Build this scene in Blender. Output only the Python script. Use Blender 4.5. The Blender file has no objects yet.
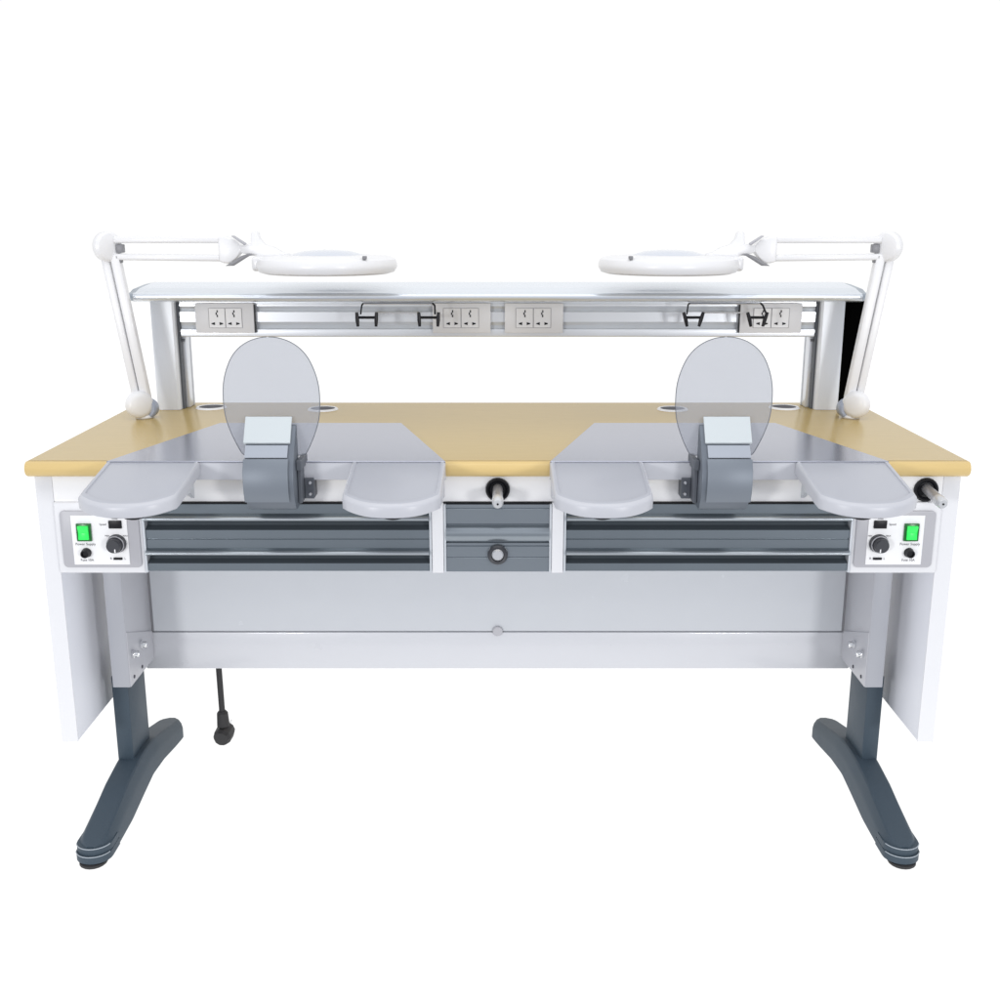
import bpy, bmesh, math, random
from mathutils import Vector, Matrix

scene = bpy.context.scene
COL = scene.collection
PI = math.pi
random.seed(4)

# ------------------------------------------------------------------ materials
def mat(name, col, rough=0.4, metal=0.0, coat=0.0, var=0.04, scale=18.0, bump=0.0, bscale=300.0,
        stretch=None, emit=None, estr=0.0, spec=0.5, rvar=0.06):
    m = bpy.data.materials.new(name)
    m.use_nodes = True
    nt = m.node_tree
    b = nt.nodes['Principled BSDF']
    b.inputs['Roughness'].default_value = rough
    b.inputs['Metallic'].default_value = metal
    b.inputs['Coat Weight'].default_value = coat
    b.inputs['Coat Roughness'].default_value = 0.08
    b.inputs['Specular IOR Level'].default_value = spec
    tc = nt.nodes.new('ShaderNodeTexCoord')
    mp = nt.nodes.new('ShaderNodeMapping')
    if stretch:
        mp.inputs['Scale'].default_value = stretch
    nt.links.new(tc.outputs['Object'], mp.inputs['Vector'])
    n = nt.nodes.new('ShaderNodeTexNoise')
    n.inputs['Scale'].default_value = scale
    n.inputs['Detail'].default_value = 5
    nt.links.new(mp.outputs['Vector'], n.inputs['Vector'])
    mx = nt.nodes.new('ShaderNodeMix')
    mx.data_type = 'RGBA'
    lo = [max(0, c * (1 - var)) for c in col]
    hi = [min(1, c * (1 + var)) for c in col]
    mx.inputs['A'].default_value = (*lo, 1)
    mx.inputs['B'].default_value = (*hi, 1)
    nt.links.new(n.outputs['Fac'], mx.inputs['Factor'])
    nt.links.new(mx.outputs['Result'], b.inputs['Base Color'])
    mr = nt.nodes.new('ShaderNodeMapRange')
    mr.inputs['To Min'].default_value = max(0.02, rough - rvar)
    mr.inputs['To Max'].default_value = min(1, rough + rvar)
    nt.links.new(n.outputs['Fac'], mr.inputs['Value'])
    nt.links.new(mr.outputs['Result'], b.inputs['Roughness'])
    if bump > 0:
        n2 = nt.nodes.new('ShaderNodeTexNoise')
        n2.inputs['Scale'].default_value = bscale
        n2.inputs['Detail'].default_value = 3
        nt.links.new(mp.outputs['Vector'], n2.inputs['Vector'])
        bp = nt.nodes.new('ShaderNodeBump')
        bp.inputs['Strength'].default_value = bump
        bp.inputs['Distance'].default_value = 0.001
        nt.links.new(n2.outputs['Fac'], bp.inputs['Height'])
        nt.links.new(bp.outputs['Normal'], b.inputs['Normal'])
    if emit:
        b.inputs['Emission Color'].default_value = (*emit, 1)
        b.inputs['Emission Strength'].default_value = estr
    return m

M = {}
M['white'] = mat('white_powder_coat', (0.80, 0.805, 0.83), 0.32, coat=0.2, var=0.012)
M['panel'] = mat('white_laminate_shaded', (0.51, 0.53, 0.565), 0.25, coat=0.4, var=0.015)  # white laminate darkened to carry the shade beneath the bench
M['edge'] = mat('white_edge_band', (0.715, 0.72, 0.745), 0.38, var=0.01)
M['lamp'] = mat('white_lamp_plastic', (0.785, 0.785, 0.795), 0.34, coat=0.1, var=0.01)
M['lampgrey'] = mat('grey_lamp_plastic', (0.22, 0.22, 0.235), 0.4)
M['lampblue'] = mat('blue_grey_clamp', (0.30, 0.34, 0.43), 0.35)
M['lens'] = mat('pale_lens_cover', (0.55, 0.59, 0.67), 0.15, coat=0.5, var=0.01)
M['wood'] = mat('beech_laminate', (0.505, 0.375, 0.158), 0.22, var=0.05, scale=9, stretch=(1.5, 14, 14), spec=0.07, rvar=0.01)
M['nosing'] = mat('beech_edge_lit', (0.64, 0.475, 0.21), 0.28, var=0.04, scale=9, stretch=(1.5, 14, 14), spec=0.3, rvar=0.01)  # same beech, brightened for the light on the rounded front edge
M['sidepanel'] = mat('white_side_board', (0.75, 0.765, 0.82), 0.4, var=0.012)
M['apron'] = mat('white_apron_board', (0.90, 0.90, 0.91), 0.35, var=0.01)
M['beam'] = mat('white_beam_shaded', (0.59, 0.60, 0.635), 0.3, coat=0.3, var=0.015)  # white beam with the shade below the bench in its colour
M['steel'] = mat('brushed_steel_plate', (0.35, 0.365, 0.43), 0.22, metal=0.55, var=0.02, scale=30, stretch=(1, 30, 30), rvar=0.0)
M['pad'] = mat('grey_moulded_pad', (0.40, 0.415, 0.465), 0.33, coat=0.2, var=0.02, bump=0.03, bscale=450)
M['padedge'] = mat('light_grey_pad_rim', (0.50, 0.51, 0.55), 0.35, var=0.02)
M['alu'] = mat('anodised_aluminium', (0.74, 0.77, 0.82), 0.28, metal=0.4, var=0.01, scale=25, stretch=(1, 20, 20), rvar=0.0)
M['alushelf'] = mat('polished_shelf_aluminium', (0.72, 0.765, 0.825), 0.24, metal=0.6, var=0.003, scale=12, stretch=(1, 25, 25), rvar=0.0)
M['post'] = mat('satin_post_aluminium', (0.78, 0.81, 0.86), 0.42, metal=0.15, var=0.012, scale=7, stretch=(20, 20, 1.5), rvar=0.0)
M['alugrey'] = mat('grey_aluminium_groove', (0.60, 0.63, 0.67), 0.35, metal=0.3, var=0.02)
M['groove'] = mat('dark_groove', (0.10, 0.11, 0.13), 0.5)
M['slate'] = mat('slate_powder_coat', (0.043, 0.064, 0.086), 0.55, var=0.06, bump=0.10, bscale=600, spec=0.35)
M['toehighlight'] = mat('slate_edge_highlight', (0.34, 0.38, 0.42), 0.4)  # slate lightened to paint highlights along the toe steps
M['sleeve'] = mat('white_sleeve_shaded', (0.44, 0.445, 0.48), 0.35, coat=0.1, var=0.012)  # white sleeve darkened, shade put into its base colour
M['flange'] = mat('sleeve_flange_shaded', (0.355, 0.365, 0.40), 0.4, var=0.012)  # darker copy of the sleeve colour, shading its front flange
M['drawer'] = mat('slate_drawer_extrusion', (0.215, 0.250, 0.280), 0.26, metal=0.7, coat=0.25, var=0.14, scale=2.5, stretch=(2, 1, 1), rvar=0.0)  # slow colour variation stands in for reflections along the front
M['drawermid'] = mat('grey_drawer_extrusion', (0.270, 0.305, 0.340), 0.28, metal=0.7, coat=0.2, var=0.08, scale=2.5, stretch=(2, 1, 1), rvar=0.0)
M['suction'] = mat('grey_suction_housing', (0.135, 0.155, 0.185), 0.45, metal=0.35, var=0.02, scale=4, rvar=0.0)
M['suctionfront'] = mat('grey_suction_front', (0.19, 0.215, 0.25), 0.50, metal=0.35, var=0.02, scale=4, rvar=0.0)
M['recess_shade'] = mat('drawer_recess_shade', (0.085, 0.102, 0.118), 0.28, metal=0.3, var=0.25, scale=2.5, stretch=(2, 1, 1), rvar=0.0)  # painted shade for the drawer grooves
M['endcap'] = mat('blue_grey_end_cap', (0.36, 0.41, 0.47), 0.35, metal=0.4, var=0.02, rvar=0.0)
M['neck'] = mat('neck_lit_grey', (0.33, 0.36, 0.41), 0.4, metal=0.3, var=0.02, rvar=0.0)  # suction grey lightened to paint the bright top of its gradient
M['lip'] = mat('drawer_lip_highlight', (0.40, 0.435, 0.465), 0.30, metal=0.75, var=0.22, scale=2.2, stretch=(2, 1, 1), rvar=0.0)  # lightened drawer metal, a painted highlight
M['flap'] = mat('pale_metal_flap', (0.52, 0.565, 0.585), 0.35, metal=0.1, var=0.01)
M['black'] = mat('black_plastic', (0.006, 0.006, 0.009), 0.42, var=0.1, spec=0.3)
M['matteblack'] = mat('added_wedge_matte_black', (0.0015, 0.0015, 0.0015), 0.95, var=0.1, spec=0.0)
M['rubber'] = mat('black_rubber', (0.02, 0.02, 0.022), 0.6, var=0.1)
M['knob'] = mat('dark_grey_knob', (0.035, 0.037, 0.045), 0.4)
M['bezel'] = mat('grey_bezel', (0.42, 0.42, 0.45), 0.4, var=0.02)
M['label'] = mat('white_label', (0.86, 0.86, 0.87), 0.35, var=0.01)
M['plate'] = mat('grey_white_socket_plate', (0.70, 0.705, 0.73), 0.38, var=0.02)
M['socket'] = mat('socket_plastic', (0.74, 0.745, 0.765), 0.35, var=0.02)
M['line'] = mat('grey_outline', (0.25, 0.25, 0.27), 0.5)
M['green'] = mat('green_switch_lit', (0.02, 0.55, 0.08), 0.25, var=0.05, emit=(0.03, 0.75, 0.10), estr=0.55)
M['greendark'] = mat('green_switch_edge', (0.005, 0.12, 0.02), 0.3)
M['chrome'] = mat('chrome_screw', (0.75, 0.76, 0.78), 0.15, metal=1.0, var=0.02)
M['gun'] = mat('grey_nozzle', (0.36, 0.36, 0.38), 0.3, metal=0.4, coat=0.2, var=0.03)
M['guntip'] = mat('pale_nozzle_tip', (0.58, 0.59, 0.61), 0.25, metal=0.3, var=0.03)
M['rim'] = mat('white_grommet_rim', (0.80, 0.80, 0.81), 0.35, var=0.01)
M['hole'] = mat('dark_hole', (0.035, 0.035, 0.05), 0.6)
M['ink'] = mat('printed_ink', (0.12, 0.12, 0.13), 0.6)
M['mid'] = mat('lock_steel', (0.62, 0.63, 0.66), 0.25, metal=0.5)

def shield_mat():
    m = bpy.data.materials.new('tinted_acrylic')
    m.use_nodes = True
    nt = m.node_tree
    nt.nodes.clear()
    out = nt.nodes.new('ShaderNodeOutputMaterial')
    tr = nt.nodes.new('ShaderNodeBsdfTransparent')
    tr.inputs['Color'].default_value = (0.92, 0.93, 0.95, 1)
    df = nt.nodes.new('ShaderNodeBsdfPrincipled')
    df.inputs['Base Color'].default_value = (0.40, 0.415, 0.455, 1)
    df.inputs['Roughness'].default_value = 0.15
    n = nt.nodes.new('ShaderNodeTexNoise')
    n.inputs['Scale'].default_value = 3.0
    mr = nt.nodes.new('ShaderNodeMapRange')
    mr.inputs['To Min'].default_value = 0.31
    mr.inputs['To Max'].default_value = 0.35
    nt.links.new(n.outputs['Fac'], mr.inputs['Value'])
    mx = nt.nodes.new('ShaderNodeMixShader')
    nt.links.new(mr.outputs['Result'], mx.inputs['Fac'])
    nt.links.new(tr.outputs[0], mx.inputs[1])
    nt.links.new(df.outputs[0], mx.inputs[2])
    nt.links.new(mx.outputs[0], out.inputs['Surface'])
    return m
M['acrylic'] = shield_mat()

def floor_mat():
    m = bpy.data.materials.new('glowing_white_floor')
    m.use_nodes = True
    b = m.node_tree.nodes['Principled BSDF']
    nt = m.node_tree
    n = nt.nodes.new('ShaderNodeTexNoise')
    n.inputs['Scale'].default_value = 2.0
    mr = nt.nodes.new('ShaderNodeMapRange')
    mr.inputs['To Min'].default_value = 0.10
    mr.inputs['To Max'].default_value = 0.14
    nt.links.new(n.outputs['Fac'], mr.inputs['Value'])
    nt.links.new(mr.outputs['Result'], b.inputs['Base Color'])
    b.inputs['Roughness'].default_value = 0.9
    b.inputs['Specular IOR Level'].default_value = 0.0
    b.inputs['Emission Color'].default_value = (1, 1, 1, 1)
    b.inputs['Emission Strength'].default_value = 1.0  # floor glows by itself, so it stays white and shows no shadows
    return m
M['floor'] = floor_mat()

# ------------------------------------------------------------------ mesh helpers
WPOS = {}

def new():
    return bmesh.new()

def box(bm, x0, x1, y0, y1, z0, z1, mi=0):
    vs = [bm.verts.new(p) for p in ((x0, y0, z0), (x1, y0, z0), (x1, y1, z0), (x0, y1, z0),
                                    (x0, y0, z1), (x1, y0, z1), (x1, y1, z1), (x0, y1, z1))]
    for f in ((0, 3, 2, 1), (4, 5, 6, 7), (0, 1, 5, 4), (1, 2, 6, 5), (2, 3, 7, 6), (3, 0, 4, 7)):
        fc = bm.faces.new([vs[i] for i in f])
        fc.material_index = mi
    return bm

def prism(bm, pts, a0, a1, axis, mi=0):
    """extrude a 2D outline along an axis: 'x' pts=(y,z), 'y' pts=(x,z), 'z' pts=(x,y)"""
    def P(u, v, a):
        return {'x': (a, u, v), 'y': (u, a, v), 'z': (u, v, a)}[axis]
    A = [bm.verts.new(P(u, v, a0)) for u, v in pts]
    B = [bm.verts.new(P(u, v, a1)) for u, v in pts]
    n = len(pts)
    fs = [bm.faces.new(A), bm.faces.new(B[::-1])]
    for i in range(n):
        fs.append(bm.faces.new((A[i], B[i], B[(i + 1) % n], A[(i + 1) % n])))
    for f in fs:
        f.material_index = mi
    return bm

def frame_of(d):
    d = d.normalized()
    up = Vector((0, 0, 1)) if abs(d.z) < 0.9 else Vector((1, 0, 0))
    u = d.cross(up).normalized()
    return u, u.cross(d).normalized()

def tube(bm, path, r, seg=14, cap=True, mi=0):
    path = [Vector(p) for p in path]
    rs = r if isinstance(r, (list, tuple)) else [r] * len(path)
    rings = []
    u = v = None
    for i, p in enumerate(path):
        if i == 0: d = path[1] - p
        elif i == len(path) - 1: d = p - path[i - 1]
        else: d = (path[i + 1] - p).normalized() + (p - path[i - 1]).normalized()
        if u is None:
            u, v = frame_of(d)
        else:
            d = d.normalized()
            u = (u - d * u.dot(d)).normalized()
            v = u.cross(d)
        rings.append([bm.verts.new(p + (u * math.cos(2 * PI * k / seg) + v * math.sin(2 * PI * k / seg)) * rs[i]) for k in range(seg)])
    for a, b in zip(rings, rings[1:]):
        for k in range(seg):
            f = bm.faces.new((a[k], a[(k + 1) % seg], b[(k + 1) % seg], b[k]))
            f.material_index = mi
    if cap:
        for rg in (rings[0][::-1], rings[-1]):
            f = bm.faces.new(rg)
            f.material_index = mi
    return bm

def lathe(bm, prof, c, axis='z', seg=40, sx=1.0, mi=0):
    """prof = list of (radius, height along axis)"""
    c = Vector(c)
    ax = {'z': Vector((0, 0, 1)), 'y': Vector((0, 1, 0)), 'x': Vector((1, 0, 0))}[axis] if isinstance(axis, str) else Vector(axis).normalized()
    u, v = frame_of(ax)
    rings = []
    for r, h in prof:
        if r < 1e-6:
            rings.append([bm.verts.new(c + ax * h)])
        else:
            rings.append([bm.verts.new(c + ax * h + (u * math.cos(2 * PI * k / seg) * sx + v * math.sin(2 * PI * k / seg)) * r) for k in range(seg)])
    for a, b in zip(rings, rings[1:]):
        for k in range(seg):
            k2 = (k + 1) % seg
            if len(a) == 1 and len(b) == 1: continue
            if len(a) == 1: f = bm.faces.new((a[0], b[k2], b[k]))
            elif len(b) == 1: f = bm.faces.new((a[k], a[k2], b[0]))
            else: f = bm.faces.new((a[k], a[k2], b[k2], b[k]))
            f.material_index = mi
    if len(rings[0]) > 1:
        bm.faces.new(rings[0][::-1]).material_index = mi
    if len(rings[-1]) > 1:
        bm.faces.new(rings[-1]).material_index = mi
    return bm

def bevel(bm, off, seg=2, ang=30):
    bmesh.ops.recalc_face_normals(bm, faces=bm.faces)
    es = [e for e in bm.edges if len(e.link_faces) == 2 and e.calc_face_angle(0) > math.radians(ang)]
    bmesh.ops.bevel(bm, geom=es, offset=off, segments=seg, profile=0.5, affect='EDGES', clamp_overlap=True)
    return bm

def world_of(o):
    return WPOS.get(o.name, Vector((0, 0, 0)))

def obj(name, bm, m, parent=None, base=None, sharp=35):
    bmesh.ops.recalc_face_normals(bm, faces=bm.faces)
    xs = [v.co for v in bm.verts]
    mn = Vector((min(p.x for p in xs), min(p.y for p in xs), min(p.z for p in xs)))
    mxx = Vector((max(p.x for p in xs), max(p.y for p in xs), max(p.z for p in xs)))
    c = (mn + mxx) / 2
    if base == 'bottom':
        c.z = mn.z
    for v in bm.verts:
        v.co -= c
    me = bpy.data.meshes.new(name)
    bm.to_mesh(me)
    bm.free()
    for p in me.polygons:
        p.use_smooth = True
    me.set_sharp_from_angle(angle=math.radians(sharp))
    for mm in (m if isinstance(m, (list, tuple)) else [m]):
        me.materials.append(mm)
    o = bpy.data.objects.new(name, me)
    COL.objects.link(o)
    WPOS[o.name] = c.copy()
    if parent:
        o.parent = parent
        o.location = c - world_of(parent)
    else:
        o.location = c
    return o

def thing(name, label, cat, loc, group=None):
    o = bpy.data.objects.new(name, None)
    o.empty_display_size = 0.05
    COL.objects.link(o)
    o.location = loc
    WPOS[o.name] = Vector(loc)
    o['label'] = label
    o['category'] = cat
    if group:
        o['group'] = group
    return o

def words(name, body, size, pos, parent, m, align='CENTER'):
    """printed lettering on a front-facing surface (faces -y)"""
    cu = bpy.data.curves.new(name, 'FONT')
    cu.body = body
    cu.size = size
    cu.align_x = align
    cu.align_y = 'CENTER'
    cu.extrude = 0.0002
    t = bpy.data.objects.new('text_tmp', cu)
    COL.objects.link(t)
    bpy.context.view_layer.update()
    dg = bpy.context.evaluated_depsgraph_get()
    me = bpy.data.meshes.new_from_object(t.evaluated_get(dg))
    bpy.data.objects.remove(t)
    bm = bmesh.new()
    bm.from_mesh(me)
    bpy.data.meshes.remove(me)
    bm.transform(Matrix.Translation(pos) @ Matrix.Rotation(PI / 2, 4, 'X'))
    return obj(name, bm, m, parent)

def rrect(x0, x1, y0, y1, r, n=6):
    pts = []
    for cx, cy, a0 in ((x1 - r, y1 - r, 0), (x0 + r, y1 - r, 90), (x0 + r, y0 + r, 180), (x1 - r, y0 + r, 270)):
        for i in range(n + 1):
            a = math.radians(a0 + 90 * i / n)
            pts.append((cx + r * math.cos(a), cy + r * math.sin(a)))
    return pts

# ------------------------------------------------------------------ setting
bm = new()
vs = [bm.verts.new(p) for p in ((-14, -1.0, 0), (14, -1.0, 0), (14, 20, 0), (-14, 20, 0))]
bm.faces.new(vs)
fl = obj('floor', bm, M['floor'])
fl['kind'] = 'structure'

# ------------------------------------------------------------------ workbench
TOP = 0.877
bench = thing('workbench', 'wide two-seat laboratory workbench with beech top, white panels and slate-grey legs', 'workbench', (0, 0.33, 0))

# table top with a full-round front edge
th = 0.034
yb, yf = 0.757, -0.014
rr = th / 2
bm = box(new(), -0.992, 0.992, yf + rr, yb, TOP - th, TOP)
es = [e for e in bm.edges if all(abs(v.co.x) > 0.9 for v in e.verts) and abs(e.verts[0].co.z - e.verts[1].co.z) < 1e-6 and abs(e.verts[0].co.x - e.verts[1].co.x) < 1e-6]
bmesh.ops.bevel(bm, geom=es, offset=0.006, segments=3, profile=0.5, affect='EDGES')
tt = obj('tabletop', bm, M['wood'], bench)
prof = [(yf + rr - 0.0003, TOP), (yf + rr - 0.0003, TOP - th)]
for i in range(1, 12):
    a = -PI / 2 - PI * i / 12
    prof.append((yf + rr - 0.0003 + rr * math.cos(a), TOP - rr + rr * math.sin(a)))
bm = prism(new(), prof, -0.992, 0.992, 'x')
bevel(bm, 0.004, 2, 50)
obj('nosing', bm, M['nosing'], tt)

for gx, gy in ((-0.769, 0.672), (-0.4655, 0.645), (0.4655, 0.645), (0.769, 0.672)):
    bm = new()
    lathe(bm, [(0.0325, 0.0005), (0.0325, 0.0030), (0.034, 0.0042), (0.038, 0.0036), (0.041, 0.0), (0.0325, 0.0)], (gx, gy, TOP), seg=40)
    g = obj('grommet', bm, M['rim'], bench)
    obj('grommet_hole', lathe(new(), [(0.0, 0.0024), (0.0327, 0.0024), (0.0327, 0.0012)], (gx, gy, TOP), seg=32), M['hole'], g)

# outer side panels
for s in (-1, 1):
    bm = box(new(), min(s * 0.946, s * 0.980), max(s * 0.946, s * 0.980), 0.012, 0.735, 0.228, TOP - th - 0.001)
    bevel(bm, 0.0015, 2)
    pn = obj('side_panel', bm, M['sidepanel'], bench)
    bm = box(new(), min(s * 0.945, s * 0.981), max(s * 0.945, s * 0.981), 0.0095, 0.0118, 0.2275, TOP - th - 0.0015)
    obj('edge_band', bm, M['edge'], pn)

# front apron
bm = box(new(), -0.9449, 0.9449, 0.0098, 0.040, 0.786, TOP - th - 0.001)
bevel(bm, 0.001, 1)
obj('front_apron', bm, M['apron'], bench)
# carcass behind the drawers, and the modesty panel with crossbeam
bm = box(new(), -0.945, 0.945, 0.041, 0.280, 0.634, 0.7855)
bevel(bm, 0.001, 1)
obj('drawer_carcass', bm, M['white'], bench)
bm = box(new(), -0.8515, 0.8515, 0.302, 0.318, 0.380, 0.700)
bevel(bm, 0.0015, 1)
mp_ = obj('modesty_panel', bm, M['panel'], bench)
for s in (-1, 1):
    a, b = sorted((s * 0.8518, s * 0.876))
    obj('side_gap_strip', box(new(), a, b, 0.3045, 0.316, 0.3790, 0.6335), M['line'], mp_)  # grey strip closing the slit beside the panel
bm = box(new(), -0.876, 0.876, 0.3006, 0.335, 0.281, 0.3775)
bevel(bm, 0.003, 2)
cb = obj('crossbeam', bm, M['beam'], bench)
obj('lock_screw', lathe(new(), [(0.0, -0.004), (0.0105, -0.004), (0.0125, -0.002), (0.0125, 0.002)], (0.0, 0.299, 0.382), 'y', 28), M['bezel'], cb)

# dark drawers between pale dividers -----------------------------------------
def arc(cy, cz, r, a0, a1, n=8):
    return [(cy + r * math.cos(math.radians(a0 + (a1 - a0) * i / n)), cz + r * math.sin(math.radians(a0 + (a1 - a0) * i / n))) for i in range(n + 1)]

def half(zt, zb):
    """front outline (y,z) of one extruded rail, top to bottom"""
    h = zt - zb
    p = [(0.004, zt - 0.0002), (0.001, zt - 0.0006), (0.001, zt - 0.27 * h)]
    z1, z2 = zt - 0.29 * h, zt - 0.46 * h
    p += [(-0.001, z1), (-0.006, z1 - 0.1 * (z1 - z2)), (-0.0105, z1 - 0.35 * (z1 - z2)), (-0.012, z1 - 0.65 * (z1 - z2)), (-0.0105, z2 + 0.1 * (z1 - z2)), (-0.008, z2)]
    z3 = zt - 0.73 * h
    p += [(0.014, z2 - 0.001), (0.020, z2 - 0.30 * (z2 - z3)), (0.016, z2 - 0.70 * (z2 - z3)), (0.004, z3 + 0.001)]
    p += [(0.000, z3 - 0.001), (0.000, zb + 0.0022), (0.004, zb + 0.0020), (0.004, zb + 0.0002)]
    return p

ZT, ZB = 0.783, 0.633
ZM = 0.5 * (ZT + ZB) - 0.002
for s in (-1, 1):
    p = half(ZT, ZM) + half(ZM - 0.001, ZB) + [(0.0385, ZB), (0.0385, ZT)]
    x0, x1 = min(s * 0.752, s * 0.146), max(s * 0.752, s * 0.146)
    dr = obj('drawer', prism(new(), p, x0, x1, 'x'), [M['drawer'], M['recess_shade']], bench, sharp=28)
    zc = dr.location.z + bench.location.z
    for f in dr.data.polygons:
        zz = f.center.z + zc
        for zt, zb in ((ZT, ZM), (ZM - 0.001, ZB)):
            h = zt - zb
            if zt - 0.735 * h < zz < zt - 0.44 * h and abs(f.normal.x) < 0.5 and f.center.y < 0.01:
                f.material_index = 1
    for zt, zb in ((ZT, ZM), (ZM - 0.001, ZB)):
        h = zt - zb
        za, zb2 = zt - 0.315 * h, zt - 0.445 * h
        lp = [(-0.0062, za), (-0.0105, za - 0.18 * (za - zb2)), (-0.0138, za - 0.5 * (za - zb2)), (-0.0132, za - 0.8 * (za - zb2)), (-0.0100, zb2), (-0.0080, zb2)]
        obj('lip_highlight', prism(new(), lp, x0 + 0.001, x1 - 0.001, 'x'), M['lip'], dr, sharp=60)  # extra strip carrying the painted highlight
    for xx in (x0 - 0.0025, x1 + 0.0025):
        obj('trim_strip', box(new(), xx - 0.0022, xx + 0.0022, -0.004, 0.0385, ZB - 0.001, ZT), M['alugrey'], dr)
p = [(0.0, ZT - 0.001), (0.0, ZT - 0.008), (0.002, ZT - 0.0095), (0.0005, ZT - 0.011), (0.0005, ZT - 0.043), (0.006, ZT - 0.045), (0.004, ZT - 0.048),
     (-0.004, ZT - 0.052), (-0.008, ZT - 0.058), (-0.0095, ZT - 0.065), (-0.008, ZT - 0.073), (-0.003, ZT - 0.080), (0.010, ZT - 0.0825), (0.010, ZT - 0.0855), (0.000, ZT - 0.086),
     (0.000, ZT - 0.091), (0.002, ZT - 0.0925), (0.0, ZT - 0.094), (0.0, ZT - 0.117), (0.0018, ZT - 0.118), (0.0002, ZT - 0.1195),
     (0.0002, ZB), (0.0385, ZB), (0.0385, ZT - 0.001)]
dr = obj('drawer', prism(new(), p, -0.110, 0.110, 'x'), M['drawermid'], bench, sharp=28)
for xx in (-0.1125, 0.1125):
    obj('trim_strip', box(new(), xx - 0.0022, xx + 0.0022, -0.004, 0.0385, ZB - 0.001, ZT), M['alugrey'], dr)
bm = lathe(new(), [(0.0, -0.006), (0.014, -0.006), (0.014, -0.011), (0.018, -0.012), (0.0215, -0.008), (0.022, 0.0)], (0.0, 0.0, 0.6725), 'y', 36)
lk = obj('lock_ring', bm, M['knob'], dr)
obj('lock_core', lathe(new(), [(0.0, -0.018), (0.010, -0.0175), (0.0125, -0.014), (0.0125, -0.0105)], (0.0, 0.0, 0.6745), 'y', 28), M['mid'], dr)
for s in (-1, 1):
    x0, x1 = min(s * 0.1155, s * 0.1405), max(s * 0.1155, s * 0.1405)
    bm = box(new(), x0, x1, -0.003, 0.0385, ZB - 0.002, 0.7855)
    bevel(bm, 0.001, 1)
    obj('divider', bm, M['edge'], bench)
# thin shadow-gap strip between apron and drawers
bm = box(new(), -0.750, 0.750, 0.0045, 0.0385, ZT + 0.0003, ZT + 0.0022)
obj('shadow_gap', bm, M['black'], bench)

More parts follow.
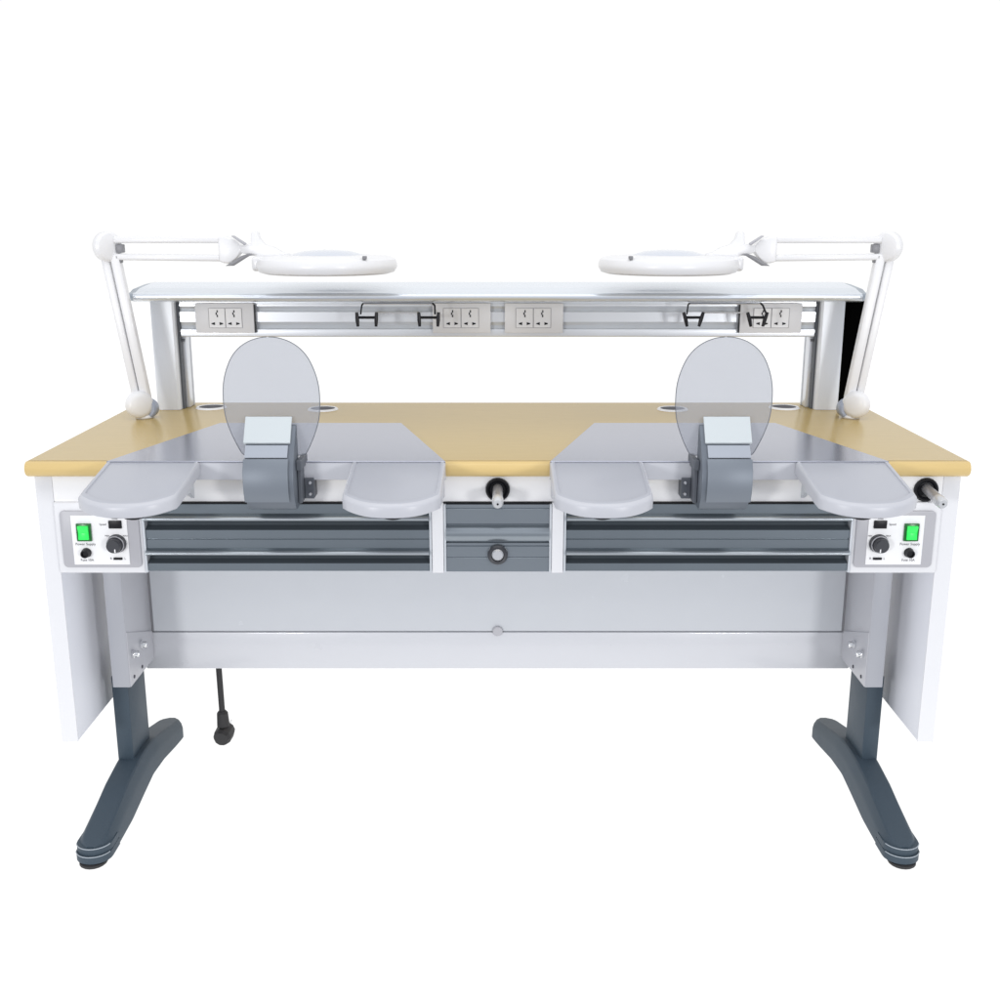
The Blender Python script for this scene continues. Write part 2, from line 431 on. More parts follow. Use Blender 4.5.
# control panels -----------------------------------------------------------
for s in (-1, 1):
    X = lambda v: s * v
    lo, hi = min(s * 0.757, s * 0.9435), max(s * 0.757, s * 0.9435)
    bm = box(new(), lo, hi, 0.000, 0.0385, 0.6295, 0.787)
    bevel(bm, 0.003, 3)
    cp = obj('control_panel', bm, M['edge'], bench)
    lo, hi = min(s * 0.7635, s * 0.931), max(s * 0.7635, s * 0.931)
    bm = prism(new(), rrect(lo, hi, 0.6435, 0.7695, 0.010), -0.0055, -0.0003, 'y')
    bevel(bm, 0.0015, 2, 50)
    obj('bezel', bm, M['bezel'], cp)
    lo, hi = min(s * 0.788, s * 0.907), max(s * 0.788, s * 0.907)
    bm = box(new(), lo, hi, -0.0075, -0.0056, 0.651, 0.760)
    bevel(bm, 0.0006, 1)
    obj('label_plate', bm, M['label'], cp)
    # rocker switch
    cx, cz = s * 0.8795, 0.7235
    bm = box(new(), cx - 0.0158, cx + 0.0158, -0.0125, -0.0077, cz - 0.0195, cz + 0.0195)
    bevel(bm, 0.0015, 2)
    obj('switch_frame', bm, M['greendark'], cp)
    bm = prism(new(), [(-0.0126, cz - 0.0155), (-0.017, cz - 0.0150), (-0.0140, cz), (-0.0195, cz + 0.0145), (-0.0126, cz + 0.0155)], cx - 0.0112, cx + 0.0112, 'x')
    bevel(bm, 0.0012, 2)
    obj('rocker_switch', bm, M['green'], cp)
    # fuse holder
    fx, fz = s * 0.8790, 0.6780
    bm = lathe(new(), [(0.0, -0.0175), (0.0055, -0.0175), (0.0062, -0.022), (0.0088, -0.021), (0.0098, -0.012), (0.0108, -0.0076)], (fx, 0, fz), 'y', 24)
    obj('fuse_holder', bm, M['black'], cp)
    # display
    dx, dz = s * 0.8125, 0.7405
    bm = box(new(), dx - 0.0140, dx + 0.0140, -0.0105, -0.0077, dz - 0.0088, dz + 0.0088)
    bevel(bm, 0.0012, 2)
    obj('display', bm, M['black'], cp)
    # speed knob
    kx, kz = s * 0.8125, 0.6985
    bm = lathe(new(), [(0.0, -0.034), (0.0130, -0.034), (0.0148, -0.032), (0.0160, -0.018), (0.0195, -0.016), (0.0205, -0.0077)], (kx, 0, kz), 'y', 40)
    kn = obj('speed_knob', bm, M['knob'], cp)
    bm = new()
    tube(bm, [(kx + 0.0178 * math.cos(a), -0.0190 + 0.0, kz + 0.0178 * math.sin(a)) for a in [PI * 2 * i / 40 for i in range(41)]], 0.0013, 8)
    obj('knob_ring', bm, M['bezel'], cp)
    bm = box(new(), kx - 0.0012 - s * 0.004, kx + 0.0012 - s * 0.004, -0.0348, -0.0338, kz - 0.013, kz - 0.0055)
    obj('knob_pointer', bm, M['label'], cp)
    # slide switch
    bm = box(new(), kx - 0.0095, kx + 0.0095, -0.0105, -0.0077, 0.6620, 0.6672)
    bevel(bm, 0.0008, 1)
    obj('slide_switch', bm, M['black'], cp)
    # print
    words('printed_text', 'Power Supply', 0.0078, Vector((cx, -0.0078, 0.6968)), cp, M['ink'])
    words('printed_text', 'Fuse 10A', 0.0075, Vector((fx, -0.0078, 0.6612)), cp, M['ink'])
    words('printed_text', 'R', 0.0070, Vector((kx - 0.0150, -0.0078, 0.6646)), cp, M['ink'])
    words('printed_text', 'L', 0.0070, Vector((kx + 0.0150, -0.0078, 0.6646)), cp, M['ink'])
    words('printed_text', 'Speed', 0.0062, Vector((kx + s * 0.0265, -0.0078, dz)), cp, M['ink'])
    words('printed_text', 'r/min', 0.0055, Vector((kx, -0.0078, dz + 0.0125)), cp, M['ink'])
    words('printed_text', 'MIN', 0.0050, Vector((kx - 0.0195, -0.0078, kz + 0.0165)), cp, M['ink'])
    words('printed_text', 'MAX', 0.0050, Vector((kx + 0.0195, -0.0078, kz + 0.0165)), cp, M['ink'])

# steel work plates with a turned-down lip ------------------------------------
CXW = 0.4615
for s in (-1, 1):
    c = s * CXW
    bm = new()
    z0, z1 = TOP + 0.0012, TOP + 0.0042
    prism(bm, [(c - 0.353, -0.0232), (c + 0.353, -0.0232), (c + 0.224, 0.423), (c - 0.224, 0.423)], z0, z1, 'z')
    bevel(bm, 0.001, 1)
    wp = obj('work_plate', bm, M['steel'], bench)
    bm = box(new(), c - 0.353, c + 0.353, -0.0225, -0.0192, TOP - th - 0.002, z0 - 0.0004)
    bevel(bm, 0.001, 1)
    obj('plate_lip', bm, M['padedge'], wp)

# arm rests ------------------------------------------------------------------
def armrest(cx):
    w, y1 = 0.0975, -0.026
    ang = math.radians(9.5)
    out = [(w, 0.0)]
    out += [(w + 0.004, -0.165)]
    n = 16
    # shallow bow front with rounded corners
    R, sag, yc = 0.030, 0.045, -0.178
    front = []
    for i in range(n + 1):
        t = 1 - 2 * i / n
        x = (w - 0.003) * t
        yv = yc - sag * (1 - abs(t) ** 2.6)
        front.append((x, yv))
    outline = [(w, 0), (w - 0.001, -0.155)] + front + [(-w + 0.001, -0.155), (-w, 0)]
    outline = outline[::-1]
    bm = new()
    H = 0.031
    layers = [(0.955, -H), (1.0, -H + 0.005), (1.0, -0.007), (0.985, -0.0025), (0.955, 0.0), (0.90, 0.0), (0.888, -0.0022), (0.876, -0.0022)]
    rings = []
    for sc, z in layers:
        ring = []
        for x, y in outline:
            ys = y if y > -1e-6 else -((-y) * (1 - (1 - sc) * 0.9))
            ring.append(bm.verts.new((x * sc, ys, z)))
        rings.append(ring)
    m_ = len(outline)
    for k, (a, b) in enumerate(zip(rings, rings[1:])):
        for i in range(m_):
            f = bm.faces.new((a[i], a[(i + 1) % m_], b[(i + 1) % m_], b[i]))
            f.material_index = 1 if k in (1, 2, 3) else 0
    bm.faces.new(rings[0][::-1])
    bm.faces.new(rings[-1])
    bm.transform(Matrix.Translation((cx, y1, TOP + 0.0035)) @ Matrix.Rotation(ang, 4, 'X'))
    a = obj('armrest', bm, [M['pad'], M['padedge']], bench, sharp=40)
    return a

for s in (-1, 1):
    for t in (-1, 1):
        cx = s * CXW + t * 0.2555
        a = armrest(cx)
        outer = (t == s)
        # mounting bracket bolted to the apron under the outer end
        bx = s * CXW + t * 0.338
        bm = prism(new(), [(0.0135, 0.848), (-0.028, 0.842), (-0.036, 0.822), (-0.030, 0.802), (0.0135, 0.794)], bx - 0.011, bx + 0.011, 'x')
        bevel(bm, 0.003, 2)
        obj('bracket', bm, M['padedge'], a)
        bx = s * CXW + t * 0.187
        bm = prism(new(), [(0.0135, 0.840), (-0.030, 0.830), (-0.110, 0.826), (-0.110, 0.820), (-0.020, 0.812), (0.0135, 0.792)], bx - 0.004, bx + 0.004, 'x')
        obj('bracket', bm, M['alugrey'], a)
        # clamp knob beneath
        bm = lathe(new(), [(0.0, 0.0), (0.012, 0.0), (0.020, 0.003), (0.020, 0.014), (0.010, 0.020)], (cx, -0.165, 0.796), 'z', 20)
        obj('clamp_knob', bm, M['black'], a)

# suction inlets with acrylic guard -----------------------------------------
for s in (-1, 1):
    c = s * CXW
    body = [(0.0130, 0.795), (-0.070, 0.790), (-0.083, 0.796), (-0.098, 0.822), (-0.104, 0.850), (-0.101, 0.878), (-0.090, 0.898), (-0.078, 0.914),
            (-0.070, 0.930), (-0.046, 0.962), (-0.0395, 0.962), (-0.0375, 0.900), (-0.0265, 0.842), (0.0130, 0.836)]
    bm = prism(new(), body, c - 0.050, c + 0.050, 'x')
    bevel(bm, 0.0025, 2, 40)
    sp = obj('suction_inlet', bm, M['suction'], bench)
    o = s * 0.006
    pl = [(-0.0995, 0.812), (-0.1075, 0.835), (-0.1095, 0.856), (-0.106, 0.880), (-0.0945, 0.9015), (-0.0925, 0.900), (-0.103, 0.879), (-0.106, 0.856), (-0.104, 0.836), (-0.0965, 0.814)]
    bm = prism(new(), pl, c - 0.0455 + o, c + 0.0455 + o, 'x')
    bevel(bm, 0.001, 2, 50)
    obj('front_plate', bm, M['suctionfront'], sp, sharp=45)
    bm = prism(new(), [(-0.0925, 0.9035), (-0.0755, 0.9255), (-0.0740, 0.9245), (-0.0905, 0.9015)], c - 0.043 + o, c + 0.043 + o, 'x')
    obj('neck_plate', bm, M['neck'], sp)
    # pale tilted flap
    bm = prism(new(), [(-0.0735, 0.9275), (-0.0405, 0.9765), (-0.0425, 0.9790), (-0.0762, 0.931)], c - 0.0475 + o, c + 0.0475 + o, 'x')
    bevel(bm, 0.0008, 1)
    obj('flap', bm, M['flap'], sp)
    # hinge bracket on the inner side
    q = -s
    bm = new()
    lo, hi = sorted((c + q * 0.0505, c + q * 0.062))
    box(bm, lo, hi, -0.072, 0.000, 0.872, 0.893)
    lo, hi = sorted((c + q * 0.0505, c + q * 0.058))
    box(bm, lo, hi, -0.060, 0.000, 0.800, 0.8715)
    lo, hi = sorted((c + q * 0.0582, c + q * 0.078))
    box(bm, lo, hi, -0.0275, 0.0130, 0.802, 0.846)
    bevel(bm, 0.0012, 1)
    br = obj('hinge_bracket', bm, M['groove'], sp)
    for z in (0.812, 0.836):
        obj('screw', lathe(new(), [(0.0, -0.0025), (0.003, -0.0022), (0.0042, 0.0)], (c + q * 0.070, -0.0278, z), 'y', 16), M['chrome'], sp)
    # guard
    pts = []
    half_pts = [(0.000, 1.1395), (0.020, 1.1375), (0.042, 1.130), (0.062, 1.1165), (0.078, 1.097), (0.090, 1.070), (0.0965, 1.044), (0.0985, 1.018),
                (0.0975, 0.990), (0.0935, 0.966), (0.0850, 0.940), (0.0740, 0.915), (0.0660, 0.9005), (0.060, 0.8965)]
    fine = []
    for i in range(len(half_pts) - 1):
        p0, p1, p2, p3 = (half_pts[max(0, i - 1)] if i else (-half_pts[1][0], half_pts[1][1])), half_pts[i], half_pts[i + 1], half_pts[min(len(half_pts) - 1, i + 2)]
        for k in range(5):
            t = k / 5
            fine.append(tuple(0.5 * (2 * p1[j] + (p2[j] - p0[j]) * t + (2 * p0[j] - 5 * p1[j] + 4 * p2[j] - p3[j]) * t * t + (3 * p1[j] - p0[j] - 3 * p2[j] + p3[j]) * t ** 3) for j in (0, 1)))
    half_pts = fine + [half_pts[-1]]
    outl = half_pts + [(-x, z) for x, z in half_pts[::-1] if x > 1e-5]
    bm = prism(new(), [(c + x, z) for x, z in outl], -0.036, -0.033, 'y')
    gd = obj('guard', bm, M['acrylic'], sp)
    # dark polished rim of the guard
    bm = new()
    tube(bm, [(c + x, -0.0345, z) for x, z in outl], 0.0009, 6)
    obj('guard_rim', bm, M['groove'], sp)

# holsters for the air guns in the apron --------------------------------------
GUNS = ((0.0, 0.8125), (0.909, 0.8125))
for gx, gz in GUNS:
    bm = lathe(new(), [(0.0, -0.001), (0.0165, -0.001), (0.0180, -0.005), (0.0215, -0.008), (0.0248, -0.006), (0.0260, 0.0), (0.0260, 0.0003)], (gx, 0.0092, gz), 'y', 40)
    obj('gun_socket', bm, M['black'], bench)

# legs ----------------------------------------------------------------------
for s in (-1, 1):
    a, b = sorted((s * 0.876, s * 0.9145))
    bm = box(new(), a, b, 0.158, 0.285, 0.085, 0.322)
    bevel(bm, 0.004, 2)
    leg = obj('leg', bm, M['slate'], bench)
    # folded steel sleeve: front flange and inner plate
    bm = prism(new(), [(s * x, y) for x, y in ((0.855, 0.116), (0.895, 0.116), (0.895, 0.120), (0.859, 0.120), (0.859, 0.300), (0.855, 0.300))], 0.3125, 0.6335, 'z')
    bevel(bm, 0.001, 2)
    sl_ = obj('sleeve', bm, [M['sleeve'], M['flange']], leg)
    for f in sl_.data.polygons:
        if f.normal.y < -0.5:
            f.material_index = 1
    a, b = sorted((s * 0.8530, s * 0.8548))
    bm = box(new(), a, b, 0.1175, 0.2965, 0.3135, 0.383)
    for v in bm.verts:
        if v.co.z > 0.35 and v.co.y < 0.2:
            v.co.z = 0.448
    obj('gusset_plate', bm, M['sleeve'], leg)
    for yy in (0.203, 0.1435):
        bm = lathe(new(), [(0.0, -0.017), (0.0060, -0.0165), (0.0080, -0.013), (0.0080, -0.006), (0.0105, -0.0055), (0.0105, 0.0)], (s * 0.8528, yy, 0.3845), (s, 0, 0), 20)
        obj('bolt', bm, M['chrome'], leg)
        bm = lathe(new(), [(0.0, -0.0012), (0.0042, -0.0012), (0.0045, 0.0)], (s * 0.8528, yy, 0.328), (s, 0, 0), 16)
        obj('bolt_hole', bm, M['hole'], leg)
    # foot: arched, chamfered, with stepped toes
    cx = s * 0.8865
    st = []
    ny = 40
    for i in range(ny + 1):
        y = -0.126 + (0.505 + 0.126) * i / ny
        ztop_f = [(-0.126, 0.046), (-0.05, 0.066), (0.06, 0.096), (0.15, 0.109), (0.21, 0.111), (0.27, 0.108), (0.36, 0.088), (0.44, 0.068), (0.505, 0.052)]
        zbot_f = [(-0.126, 0.010), (-0.05, 0.011), (0.04, 0.015), (0.13, 0.030), (0.21, 0.042), (0.30, 0.036), (0.40, 0.020), (0.47, 0.011), (0.505, 0.010)]
        def ip(t, y):
            for (ya, za), (yb_, zb_) in zip(t, t[1:]):
                if y <= yb_ + 1e-9:
                    k = (y - ya) / (yb_ - ya)
                    return za + (zb_ - za) * k
            return t[-1][1]
        w = 0.0375
        e = min(y + 0.126, 0.505 - y)
        if e < 0.040:
            w = 0.0375 * math.sqrt(max(0.03, 1 - ((0.040 - e) / 0.042) ** 2))
        st.append((y, ip(zbot_f, y), ip(ztop_f, y), w))
    bm = new()
    rings = []
    for y, z0, z1, w in st:
        hh = z1 - z0
        sec = [(-w, z0), (w, z0), (w, z0 + 0.55 * hh), (w * 0.94, z0 + 0.72 * hh), (w * 0.72, z1 - 0.04 * hh), (w * 0.62, z1), (-w * 0.62, z1), (-w * 0.72, z1 - 0.04 * hh), (-w * 0.94, z0 + 0.72 * hh), (-w, z0 + 0.55 * hh)]
        rings.append([bm.verts.new((cx + x, y, z)) for x, z in sec])
    for r0, r1 in zip(rings, rings[1:]):
        k = len(r0)
        for i in range(k):
            bm.faces.new((r0[i], r0[(i + 1) % k], r1[(i + 1) % k], r1[i]))
    bm.faces.new(rings[0][::-1])
    bm.faces.new(rings[-1])
    # stepped toe layers
    def toe(yt, z0, z1, w, back):
        p = []
        for i in range(13):
            t = -PI / 2 + PI * i / 12
            p.append((cx + w * math.sin(t), yt + 0.038 - 0.038 * math.cos(t)))
        p += [(cx + w, back), (cx - w, back)]
        prism(bm, p[::-1], z0, z1, 'z')
    toe(-0.139, 0.0100, 0.0265, 0.0392, -0.055)
    toe(-0.1335, 0.0270, 0.0425, 0.0386, -0.060)
    foot = obj('foot', bm, M['slate'], leg, sharp=25)
    bm = new()
    for yt, zz, w in ((-0.139, 0.0268, 0.0392), (-0.1335, 0.0428, 0.0386)):
        tube(bm, [(cx + w * math.sin(t), yt + 0.038 - 0.038 * math.cos(t), zz) for t in [-1.25 + 2.5 * i / 14 for i in range(15)]], 0.0011, 6)
    obj('toe_highlight', bm, M['toehighlight'], leg)  # thin light arcs painted as edge highlights of the steps
    for yy in (-0.114, 0.470):
        obj('foot_pad', lathe(new(), [(0.028, 0.0), (0.030, 0.002), (0.030, 0.007), (0.020, 0.0102)], (cx, yy, 0.0), 'z', 18), M['rubber'], leg)

# small latch by the top corner of the modesty panel
bm = lathe(new(), [(0.0, -0.012), (0.006, -0.012), (0.008, -0.006), (0.008, 0.0)], (0.838, 0.3015, 0.602), 'y', 18)
tube(bm, [(0.838, 0.296, 0.602), (0.847, 0.290, 0.618)], 0.004, 8)
obj('latch', bm, M['alugrey'], bench)

# superstructure: posts, shelf, rail, sockets ----------------------------------
for s in (-1, 1):
    p = [(0.903, 0.640), (0.894, 0.634), (0.846, 0.634), (0.841, 0.638), (0.841, 0.700), (0.903, 0.700)]
    bm = prism(new(), [(s * x, y) for x, y in p], TOP + 0.0005, 1.163, 'z')
    po = obj('shelf_post', bm, M['post'], bench)
    a, b = sorted((s * 0.8355, s * 0.8405))
    obj('post_slot', box(new(), a, b, 0.655, 0.675, TOP + 0.0005, 1.158), M['groove'], po)
    bm = new()
    a, b = sorted((s * 0.826, s * 0.8405))
    box(bm, a, b, 0.677, 0.712, TOP + 0.0005, 1.066)
    bevel(bm, 0.002, 2)
    obj('post_channel', bm, M['alu'], po)
    a, b = sorted((s * 0.8255, s * 0.8405))
    obj('channel_edge', box(new(), a, b, 0.714, 0.724, TOP + 0.0005, 1.066), M['alugrey'], po)
    bm = lathe(new(), [(0.0, -0.006), (0.006, -0.006), (0.007, 0.0)], (s * 0.834, 0.672, 1.061), 'z', 14)
    obj('rail_screw', bm, M['groove'], po)

# shelf: a long extrusion with a rolled front lip and grey end caps
sh = [(0.745, 1.174), (0.745, 1.201), (0.735, 1.2055), (0.700, 1.2050), (0.600, 1.1975), (0.575, 1.1925), (0.560, 1.1890), (0.5465, 1.1885)]
sh += [(0.5465 - 0.0095 * math.sin(PI * i / 8), 1.179 + 0.0095 * math.cos(PI * i / 8)) for i in range(1, 8)]
sh += [(0.5465, 1.1695), (0.565, 1.1655), (0.720, 1.1655)]
bm = prism(new(), sh, -0.914, 0.914, 'x')
sf = obj('shelf', bm, M['alushelf'], bench, sharp=25)
for s in (-1, 1):
    q = [(0.6405 + (y - 0.6405) * 1.0, z) for y, z in sh]
    bm = new()
    A = [bm.verts.new((s * 0.9145, y, z)) for y, z in q]
    B = [bm.verts.new((s * 0.932, y + (0.010 if y < 0.6 else -0.012 if y > 0.72 else 0), 1.179 + (z - 1.179) * 0.86)) for y, z in q]
    C = [bm.verts.new((s * 0.941, 0.64 + (y - 0.64) * 0.72, 1.177 + (z - 1.177) * 0.45)) for y, z in q]
    n = len(q)
    for r0, r1 in ((A, B), (B, C)):
        for i in range(n):
            bm.faces.new((r0[i], r0[(i + 1) % n], r1[(i + 1) % n], r1[i]))
    bm.faces.new(A)
    bm.faces.new(C[::-1])
    obj('end_cap', bm, M['endcap'], sf, sharp=35)

# rail with horizontal channels
rp = [(0.6625, 1.165), (0.6625, 1.154), (0.6590, 1.153), (0.6590, 1.1475), (0.6665, 1.1465), (0.6680, 1.140), (0.6665, 1.1335), (0.6590, 1.1325), (0.6590, 1.1065),
      (0.6660, 1.1055), (0.6680, 1.097), (0.6650, 1.0885), (0.6590, 1.0875), (0.6580, 1.082), (0.6590, 1.070), (0.6610, 1.0675), (0.6900, 1.0675), (0.6900, 1.165)]
bm = prism(new(), rp, -0.8330, 0.8330, 'x')
for f in bm.faces:
    cz = f.calc_center_median().z
    n_ = f.normal
bmesh.ops.recalc_face_normals(bm, faces=bm.faces)
for f in bm.faces:
    c_ = f.calc_center_median()
    if (1.133 < c_.z < 1.147 or 1.088 < c_.z < 1.106) and c_.y < 0.68:
        f.material_index = 1
obj('accessory_rail', bm, [M['alu'], M['alugrey']], bench, sharp=20)

def socket_plate(x0, x1, s0, s1, dark):
    z0, z1 = 1.0790, 1.1560
    bm = box(new(), x0, x1, 0.648, 0.6578, z0, z1)
    bevel(bm, 0.0015, 2)
    pl = obj('socket_plate', bm, M['plate'], bench)
    if dark:
        xx = x1 if dark > 0 else x0
        bm = box(new(), xx - 0.0012 + dark * 0.0018, xx + 0.0012 + dark * 0.0018, 0.6480, 0.6578, z0, z1 - 0.004)
        obj('gasket', bm, M['black'], pl)
    mid = (s0 + s1) / 2
    for a, b in ((s0, mid - 0.0006), (mid + 0.0006, s1)):
        bm = new()
        zc0, zc1 = 1.0930, 1.1425
        box(bm, a, b, 0.6462, 0.6478, zc0, zc1)
        # outline
        e = 0.0009
        for (u0, u1, v0, v1) in ((a, b, zc0 - e, zc0 - 0.0001), (a, b, zc1 + 0.0001, zc1 + e)):
            box(bm, u0, u1, 0.6460, 0.6478, v0, v1, 1)
        for uu in (a, b):
            box(bm, uu - e * 0.5, uu + e * 0.5, 0.6458, 0.6476, zc0, zc1, 1)
        cx = (a + b) / 2
        # upper bent slot
        for k, (dx, dz) in enumerate(((0.0015, 0.006), (-0.0012, 0.0), (0.0012, -0.006))):
            box(bm, cx + dx - 0.0016, cx + dx + 0.0016, 0.6455, 0.6470, 1.1290 + dz - 0.0030, 1.1290 + dz + 0.0032, 2)
        # lower slanted slots
        for q in (-1, 1):
            prism(bm, [(cx + q * 0.0060, 1.0995), (cx + q * 0.0060, 1.1072), (cx + q * 0.0150, 1.1045), (cx + q * 0.0150, 1.1022)], 0.6453, 0.6470, 'y', 2)
        obj('socket', bm, [M['socket'], M['line'], M['black']], pl)
socket_plate(-0.790, -0.6365, -0.754, -0.668, 1)
socket_plate(-0.170, -0.0185, -0.1415, -0.0500, 0)
socket_plate(0.0185, 0.171, 0.0475, 0.1385, 0)
socket_plate(0.6330, 0.7945, 0.668, 0.7605, -1)

# added black wedge for a leftover background patch, not a bench part
bm = prism(new(), [(0.9040, 1.1650), (0.9560, 1.1650), (0.9540, 1.150), (0.9160, 0.900), (0.9100, 0.882), (0.9040, 0.882)], 0.640, 0.650, 'y')
obj('added_wedge', bm, M['matteblack'], bench)

# ------------------------------------------------------------------ magnifier lamps
def lamp(s, label):
    Y = 0.516
    t = thing('magnifier_lamp', label, 'lamp', (s * 0.905, Y, TOP), 'ring magnifier lamps clamped to the bench')
    V = lambda x, z, dy=0.0: (s * x, Y + dy, z)
    # clamp foot
    bm = new()
    lathe(bm, [(0.0, 0.0005), (0.022, 0.0005), (0.024, 0.004), (0.020, 0.012), (0.012, 0.016), (0.012, 0.030)], (s * 0.900, Y, TOP), 'z', 28)
    obj('clamp_foot', bm, M['lamp'], t)
    bm = lathe(new(), [(0.0, -0.016), (0.020, -0.016), (0.0245, -0.012), (0.0245, 0.012), (0.020, 0.016), (0.0, 0.016)], (s * 0.8900, Y + 0.002, 0.9015), 'y', 36)
    obj('clamp_knuckle', bm, M['lampblue'], t)
    bm = lathe(new(), [(0.0, -0.020), (0.020, -0.0195), (0.029, -0.016), (0.0345, -0.008), (0.0345, 0.004), (0.031, 0.007)], (s * 0.9065, Y - 0.016, 0.9140), (s * 0.75, 1, 0), 44)
    obj('pivot_cover', bm, M['lamp'], t)
    # lower arm: two flat bars side by side
    def bar(name, p0, p1, w, d0, d1, m):
        p0, p1 = Vector((p0[0], 0, p0[1])), Vector((p1[0], 0, p1[1]))
        d = (p1 - p0).normalized()
        nrm = Vector((d.z, 0, -d.x))
        bm = new()
        q = [p0 + nrm * w, p1 + nrm * w, p1 - nrm * w, p0 - nrm * w]
        prism(bm, [(s * v.x, v.z) for v in q], Y + d0, Y + d1, 'y')
        bevel(bm, min(w, 0.006) * 0.8, 3)
        return obj(name, bm, m, t)
    bar('lower_bar', (0.9150, 0.925), (0.9675, 1.292), 0.0095, -0.012, 0.012, M['lamp'])
    bar('lower_bar', (0.8915, 0.925), (0.9415, 1.285), 0.0115, -0.012, 0.012, M['lamp'])
    # elbow
    bm = lathe(new(), [(0.0, -0.0165), (0.020, -0.0162), (0.031, -0.0135), (0.0365, -0.007), (0.0365, 0.007), (0.033, 0.013), (0.0, 0.0145)], (s * 0.957, Y - 0.004, 1.3030), (s * 1.15, 1, 0.0), 44)
    obj('elbow', bm, M['lamp'], t)
    bm = new()
    x0, x1 = sorted((s * 0.936, s * 0.918))
    box(bm, x0, x1, Y - 0.009, Y + 0.009, 1.2885, 1.3085)
    x0, x1 = sorted((s * 0.940, s * 0.925))
    box(bm, x0, x1, Y - 0.010, Y + 0.010, 1.2640, 1.2725)
    bevel(bm, 0.002, 2)
    obj('spring_end', bm, M['lampgrey'], t)
    # upper arm: two parallel bars meeting in a wide block
    bar('upper_bar', (0.940, 1.3195), (0.674, 1.3195), 0.0082, -0.012, 0.012, M['lamp'])
    bar('upper_bar', (0.940, 1.2785), (0.674, 1.2755), 0.0078, -0.012, 0.012, M['lamp'])
    bm = prism(new(), [(s * x, z) for x, z in ((0.683, 1.327), (0.665, 1.328), (0.640, 1.318), (0.628, 1.305), (0.628, 1.291), (0.640, 1.275), (0.655, 1.262), (0.672, 1.264), (0.683, 1.268))], Y - 0.016, Y + 0.016, 'y')
    bevel(bm, 0.004, 3)
    obj('arm_block', bm, M['lamp'], t)
    # wing levers at the swivel
    bm = prism(new(), [(s * x, z) for x, z in ((0.6655, 1.2575), (0.645, 1.258), (0.606, 1.2815), (0.592, 1.2835), (0.606, 1.288), (0.626, 1.281))], Y - 0.030, Y - 0.018, 'y')
    bevel(bm, 0.0025, 2)
    obj('wing_lever', bm, M['lampgrey'], t)
    bm = prism(new(), [(s * x, z) for x, z in ((0.648, 1.329), (0.641, 1.330), (0.611, 1.311), (0.616, 1.306))], Y - 0.028, Y - 0.017, 'y')
    bevel(bm, 0.002, 2)
    obj('wing_lever', bm, M['bezel'], t)
    # swivel with upright knob and neck sloping to the head
    bm = prism(new(), [(s * x, z) for x, z in ((0.636, 1.305), (0.604, 1.310), (0.602, 1.336), (0.597, 1.340), (0.586, 1.338), (0.582, 1.322), (0.570, 1.308), (0.548, 1.302), (0.530, 1.291), (0.505, 1.284), (0.505, 1.260), (0.560, 1.262), (0.590, 1.280), (0.636, 1.290))], Y - 0.014, Y + 0.014, 'y')
    bevel(bm, 0.003, 2)
    obj('swivel_neck', bm, M['lamp'], t)
    # ring head
    hc = (s * 0.4205, Y, 0.005)
    bm = lathe(new(), [(0.105, 1.2345), (0.150, 1.2335), (0.165, 1.238), (0.1715, 1.248), (0.1720, 1.258), (0.168, 1.268), (0.156, 1.2745), (0.100, 1.2790), (0.090, 1.2780), (0.088, 1.2500)], hc, 'z', 72)
    hd = obj('lamp_head', bm, M['lamp'], t)
    bm = lathe(new(), [(0.0, 1.2905), (0.030, 1.2900), (0.060, 1.2870), (0.080, 1.2815), (0.090, 1.2782), (0.090, 1.2600)], hc, 'z', 48)
    obj('lens_cover', bm, M['lens'], hd)
    x0, x1 = sorted((s * 0.598, s * 0.535))
    bm = box(new(), x0, x1, Y - 0.045, Y + 0.045, 1.2455, 1.2805)
    bevel(bm, 0.008, 3)
    obj('head_socket', bm, M['lamp'], hd)
    x0, x1 = sorted((s * 0.318, s * 0.308))
    bm = box(new(), x0, x1, Y - 0.130, Y - 0.118, 1.2770, 1.2845)
    bevel(bm, 0.001, 1)
    obj('lid_catch', bm, M['lampgrey'], hd)
    return t

lamp(-1, 'white jointed ring magnifier lamp at the bench end without the added black wedge')
lamp(1, 'white jointed ring magnifier lamp with its lower arm against the added black wedge')

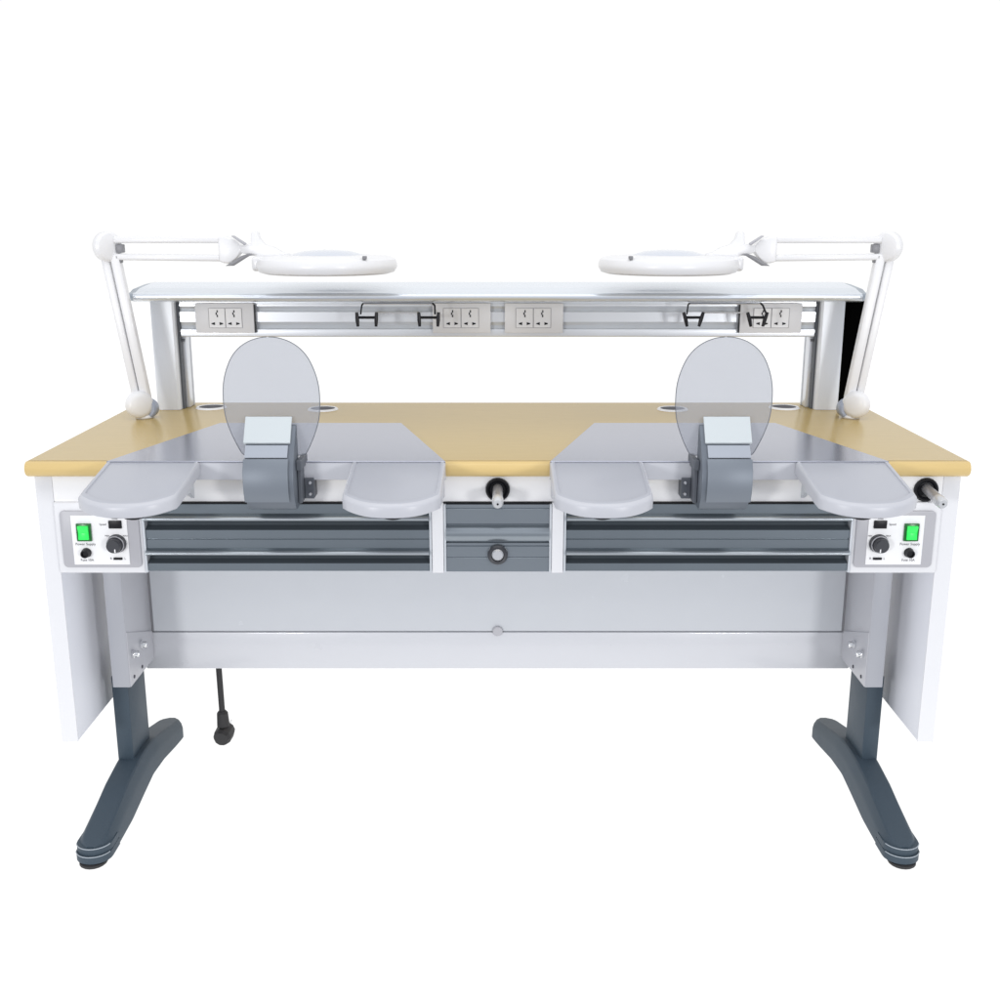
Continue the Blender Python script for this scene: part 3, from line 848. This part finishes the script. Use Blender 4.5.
# ------------------------------------------------------------------ handpiece racks under the shelf
def rack(cx, half_w, splay, label):
    Y = 0.575
    t = thing('handpiece_rack', label, 'tool rack', (cx, Y, 1.1655), 'wire tool racks under the shelf')
    l, r = cx - half_w, cx + half_w
    bm = new()
    tube(bm, [(l + 0.012, Y, 1.158), (l + 0.018, Y, 1.1605), (r - 0.018, Y, 1.1605), (r - 0.012, Y, 1.158)], 0.0022, 10)
    tube(bm, [(l + 0.048, Y - 0.012, 1.1385), (r - 0.050, Y - 0.012, 1.1385)], 0.0019, 10)
    obj('wire_rod', bm, M['chrome'], t)
    bm = new()
    tube(bm, [(l + 0.016, Y, 1.1615), (l + 0.012, Y - 0.002, 1.156), (l + 0.009, Y - 0.008, 1.134)], 0.0021, 10)
    tube(bm, [(r - 0.016, Y, 1.1615), (r - 0.010, Y - 0.002, 1.156), (r - (0.009 if splay == 0 else 0.001), Y - 0.008, 1.134)], 0.0026, 10)
    tube(bm, [(l + 0.016, Y, 1.1625), (r - 0.016, Y, 1.1625)], 0.0010, 8)
    obj('wire_arm', bm, M['black'], t)
    for a, b in ((l, l + 0.050), (r - 0.050, r)):
        bm = new()
        k = 0.005 * splay
        tube(bm, [(a, Y - 0.012, 1.1395), (a + 0.001 + k, Y - 0.014, 1.120), (a + 0.002 + 1.6 * k, Y - 0.013, 1.1040)], [0.0042, 0.0050, 0.0036], 10)
        tube(bm, [(b, Y - 0.012, 1.1395), (b - 0.001 - k, Y - 0.014, 1.120), (b - 0.002 - 1.6 * k, Y - 0.013, 1.1040)], [0.0042, 0.0050, 0.0036], 10)
        tube(bm, [(a + k, Y - 0.013, 1.1265), (b - k, Y - 0.013, 1.1265)], 0.0036, 10)
        obj('rest_clip', bm, M['black'], t)
    return t
rack(-0.2535, 0.1035, 0, 'wire tool rack with two black H-shaped clips beside the left middle socket plate')
rack(0.577, 0.1060, 1, 'wire tool rack with splayed black clips overlapping the rightmost socket plate')

# ------------------------------------------------------------------ air guns in their holsters
for (gx, gz), lb in zip(GUNS, ('grey air nozzle in the black socket above the lock of the middle drawer',
                               'grey air nozzle in the black socket above the right control box')):
    g = thing('air_nozzle', lb, 'air nozzle', (gx, 0.006, gz), 'air nozzles in the front apron')
    bm = new()
    tube(bm, [(gx, 0.0075, gz + 0.003), (gx, -0.030, gz - 0.001), (gx, -0.060, gz - 0.004)], [0.0105, 0.0110, 0.0108], 24)
    obj('nozzle_body', bm, M['gun'], g)
    bm = new()
    tube(bm, [(gx, -0.0602, gz - 0.004), (gx, -0.066, gz - 0.0046), (gx, -0.083, gz - 0.0065), (gx, -0.088, gz - 0.007)], [0.0118, 0.0122, 0.0115, 0.0085], 24)
    nt_ = obj('nozzle_tip', bm, M['guntip'], g)
    obj('nozzle_bore', lathe(new(), [(0.0, -0.0006), (0.0022, -0.0006), (0.0022, 0.0)], (gx, -0.0884, gz - 0.0070), 'y', 14), M['black'], nt_)

# ------------------------------------------------------------------ power cord
pc = thing('power_cord', 'black power cord with moulded plug hanging below the white crossbeam', 'power cord', (-0.73, 0.42, 0.020))
bm = new()
tube(bm, [(-0.716, 0.345, 0.62), (-0.724, 0.40, 0.40), (-0.727, 0.416, 0.25), (-0.7268, 0.419, 0.16), (-0.7265, 0.42, 0.104)], 0.0080, 12)
obj('cable', bm, M['rubber'], pc)
bm = new()
tube(bm, [(-0.7265, 0.42, 0.112), (-0.7262, 0.42, 0.106), (-0.7255, 0.42, 0.070)], [0.010, 0.0145, 0.0165], 16)
bm2 = lathe(bm, [(0.0, -0.030), (0.019, -0.028), (0.0240, -0.018), (0.0248, 0.010), (0.022, 0.022), (0.0, 0.024)], (-0.7245, 0.42, 0.047), (0.1, 1, 0.15), 10)
pl = obj('plug', bm, M['rubber'], pc, sharp=20)
bm = new()
for dx, dz in ((-0.008, 0.014), (0.009, 0.014), (0.0, -0.008)):
    tube(bm, [(-0.7245 + dx, 0.441, 0.047 + dz), (-0.7245 + dx, 0.465, 0.050 + dz)], 0.003, 8)
obj('prong', bm, M['chrome'], pl)

# ------------------------------------------------------------------ light
w = bpy.data.worlds.new('World')
scene.world = w
w.use_nodes = True
nt = w.node_tree
bg = nt.nodes['Background']
tc = nt.nodes.new('ShaderNodeTexCoord')
sx = nt.nodes.new('ShaderNodeSeparateXYZ')
nt.links.new(tc.outputs['Generated'], sx.inputs['Vector'])
def maprange(src, a, b):
    m = nt.nodes.new('ShaderNodeMapRange')
    m.interpolation_type = 'SMOOTHSTEP'
    m.inputs['From Min'].default_value = a
    m.inputs['From Max'].default_value = b
    nt.links.new(src, m.inputs['Value'])
    return m.outputs['Result']
def mixc(f, a, b):
    m = nt.nodes.new('ShaderNodeMix')
    m.data_type = 'RGBA'
    nt.links.new(f, m.inputs['Factor'])
    for k, v in (('A', a), ('B', b)):
        if isinstance(v, tuple): m.inputs[k].default_value = v
        else: nt.links.new(v, m.inputs[k])
    return m.outputs['Result']
front = mixc(maprange(sx.outputs['Z'], -0.12, 0.35), (0.42, 0.435, 0.475, 1), (0.85, 0.87, 0.92, 1))
col = mixc(maprange(sx.outputs['Y'], -0.30, 0.25), front, (1.0, 1.0, 1.0, 1))
nt.links.new(col, bg.inputs['Color'])
bg.inputs['Strength'].default_value = 1.02

def area(name, loc, target, size, power, col=(1, 1, 1), sy=None):
    L = bpy.data.lights.new(name, 'AREA')
    L.energy = power
    L.color = col
    L.shape = 'RECTANGLE'
    L.size = size
    L.size_y = sy or size
    o = bpy.data.objects.new(name, L)
    o.location = loc
    o.rotation_euler = (Vector(target) - Vector(loc)).to_track_quat('-Z', 'Y').to_euler()
    COL.objects.link(o)
    return o
area('softbox_above', (0, -0.9, 3.6), (0, 0.2, 0.8), 3.0, 24, (1.0, 0.99, 0.97), 1.4)
for s_ in (-1, 1):
    area('softbox_side', (s_ * 2.5, -4.2, 1.15), (0, 0.1, 0.7), 0.6, 62, (1, 0.995, 0.99), 0.6)

# ------------------------------------------------------------------ camera
cam = bpy.data.cameras.new('Camera')
cam.sensor_width = 36
cam.lens = 40.03
cam.shift_x = 0.0023
cam.clip_start = 0.05
cam.clip_end = 200
co = bpy.data.objects.new('Camera', cam)
co.location = (0, -2.284, 1.373)
co.rotation_euler = (math.radians(90 - 14.27), 0, 0)
COL.objects.link(co)
scene.camera = co
scene.render.resolution_x = 1024
scene.render.resolution_y = 1024
scene.view_settings.view_transform = 'Standard'
scene.view_settings.look = 'None'
scene.view_settings.exposure = 0
scene.view_settings.gamma = 1
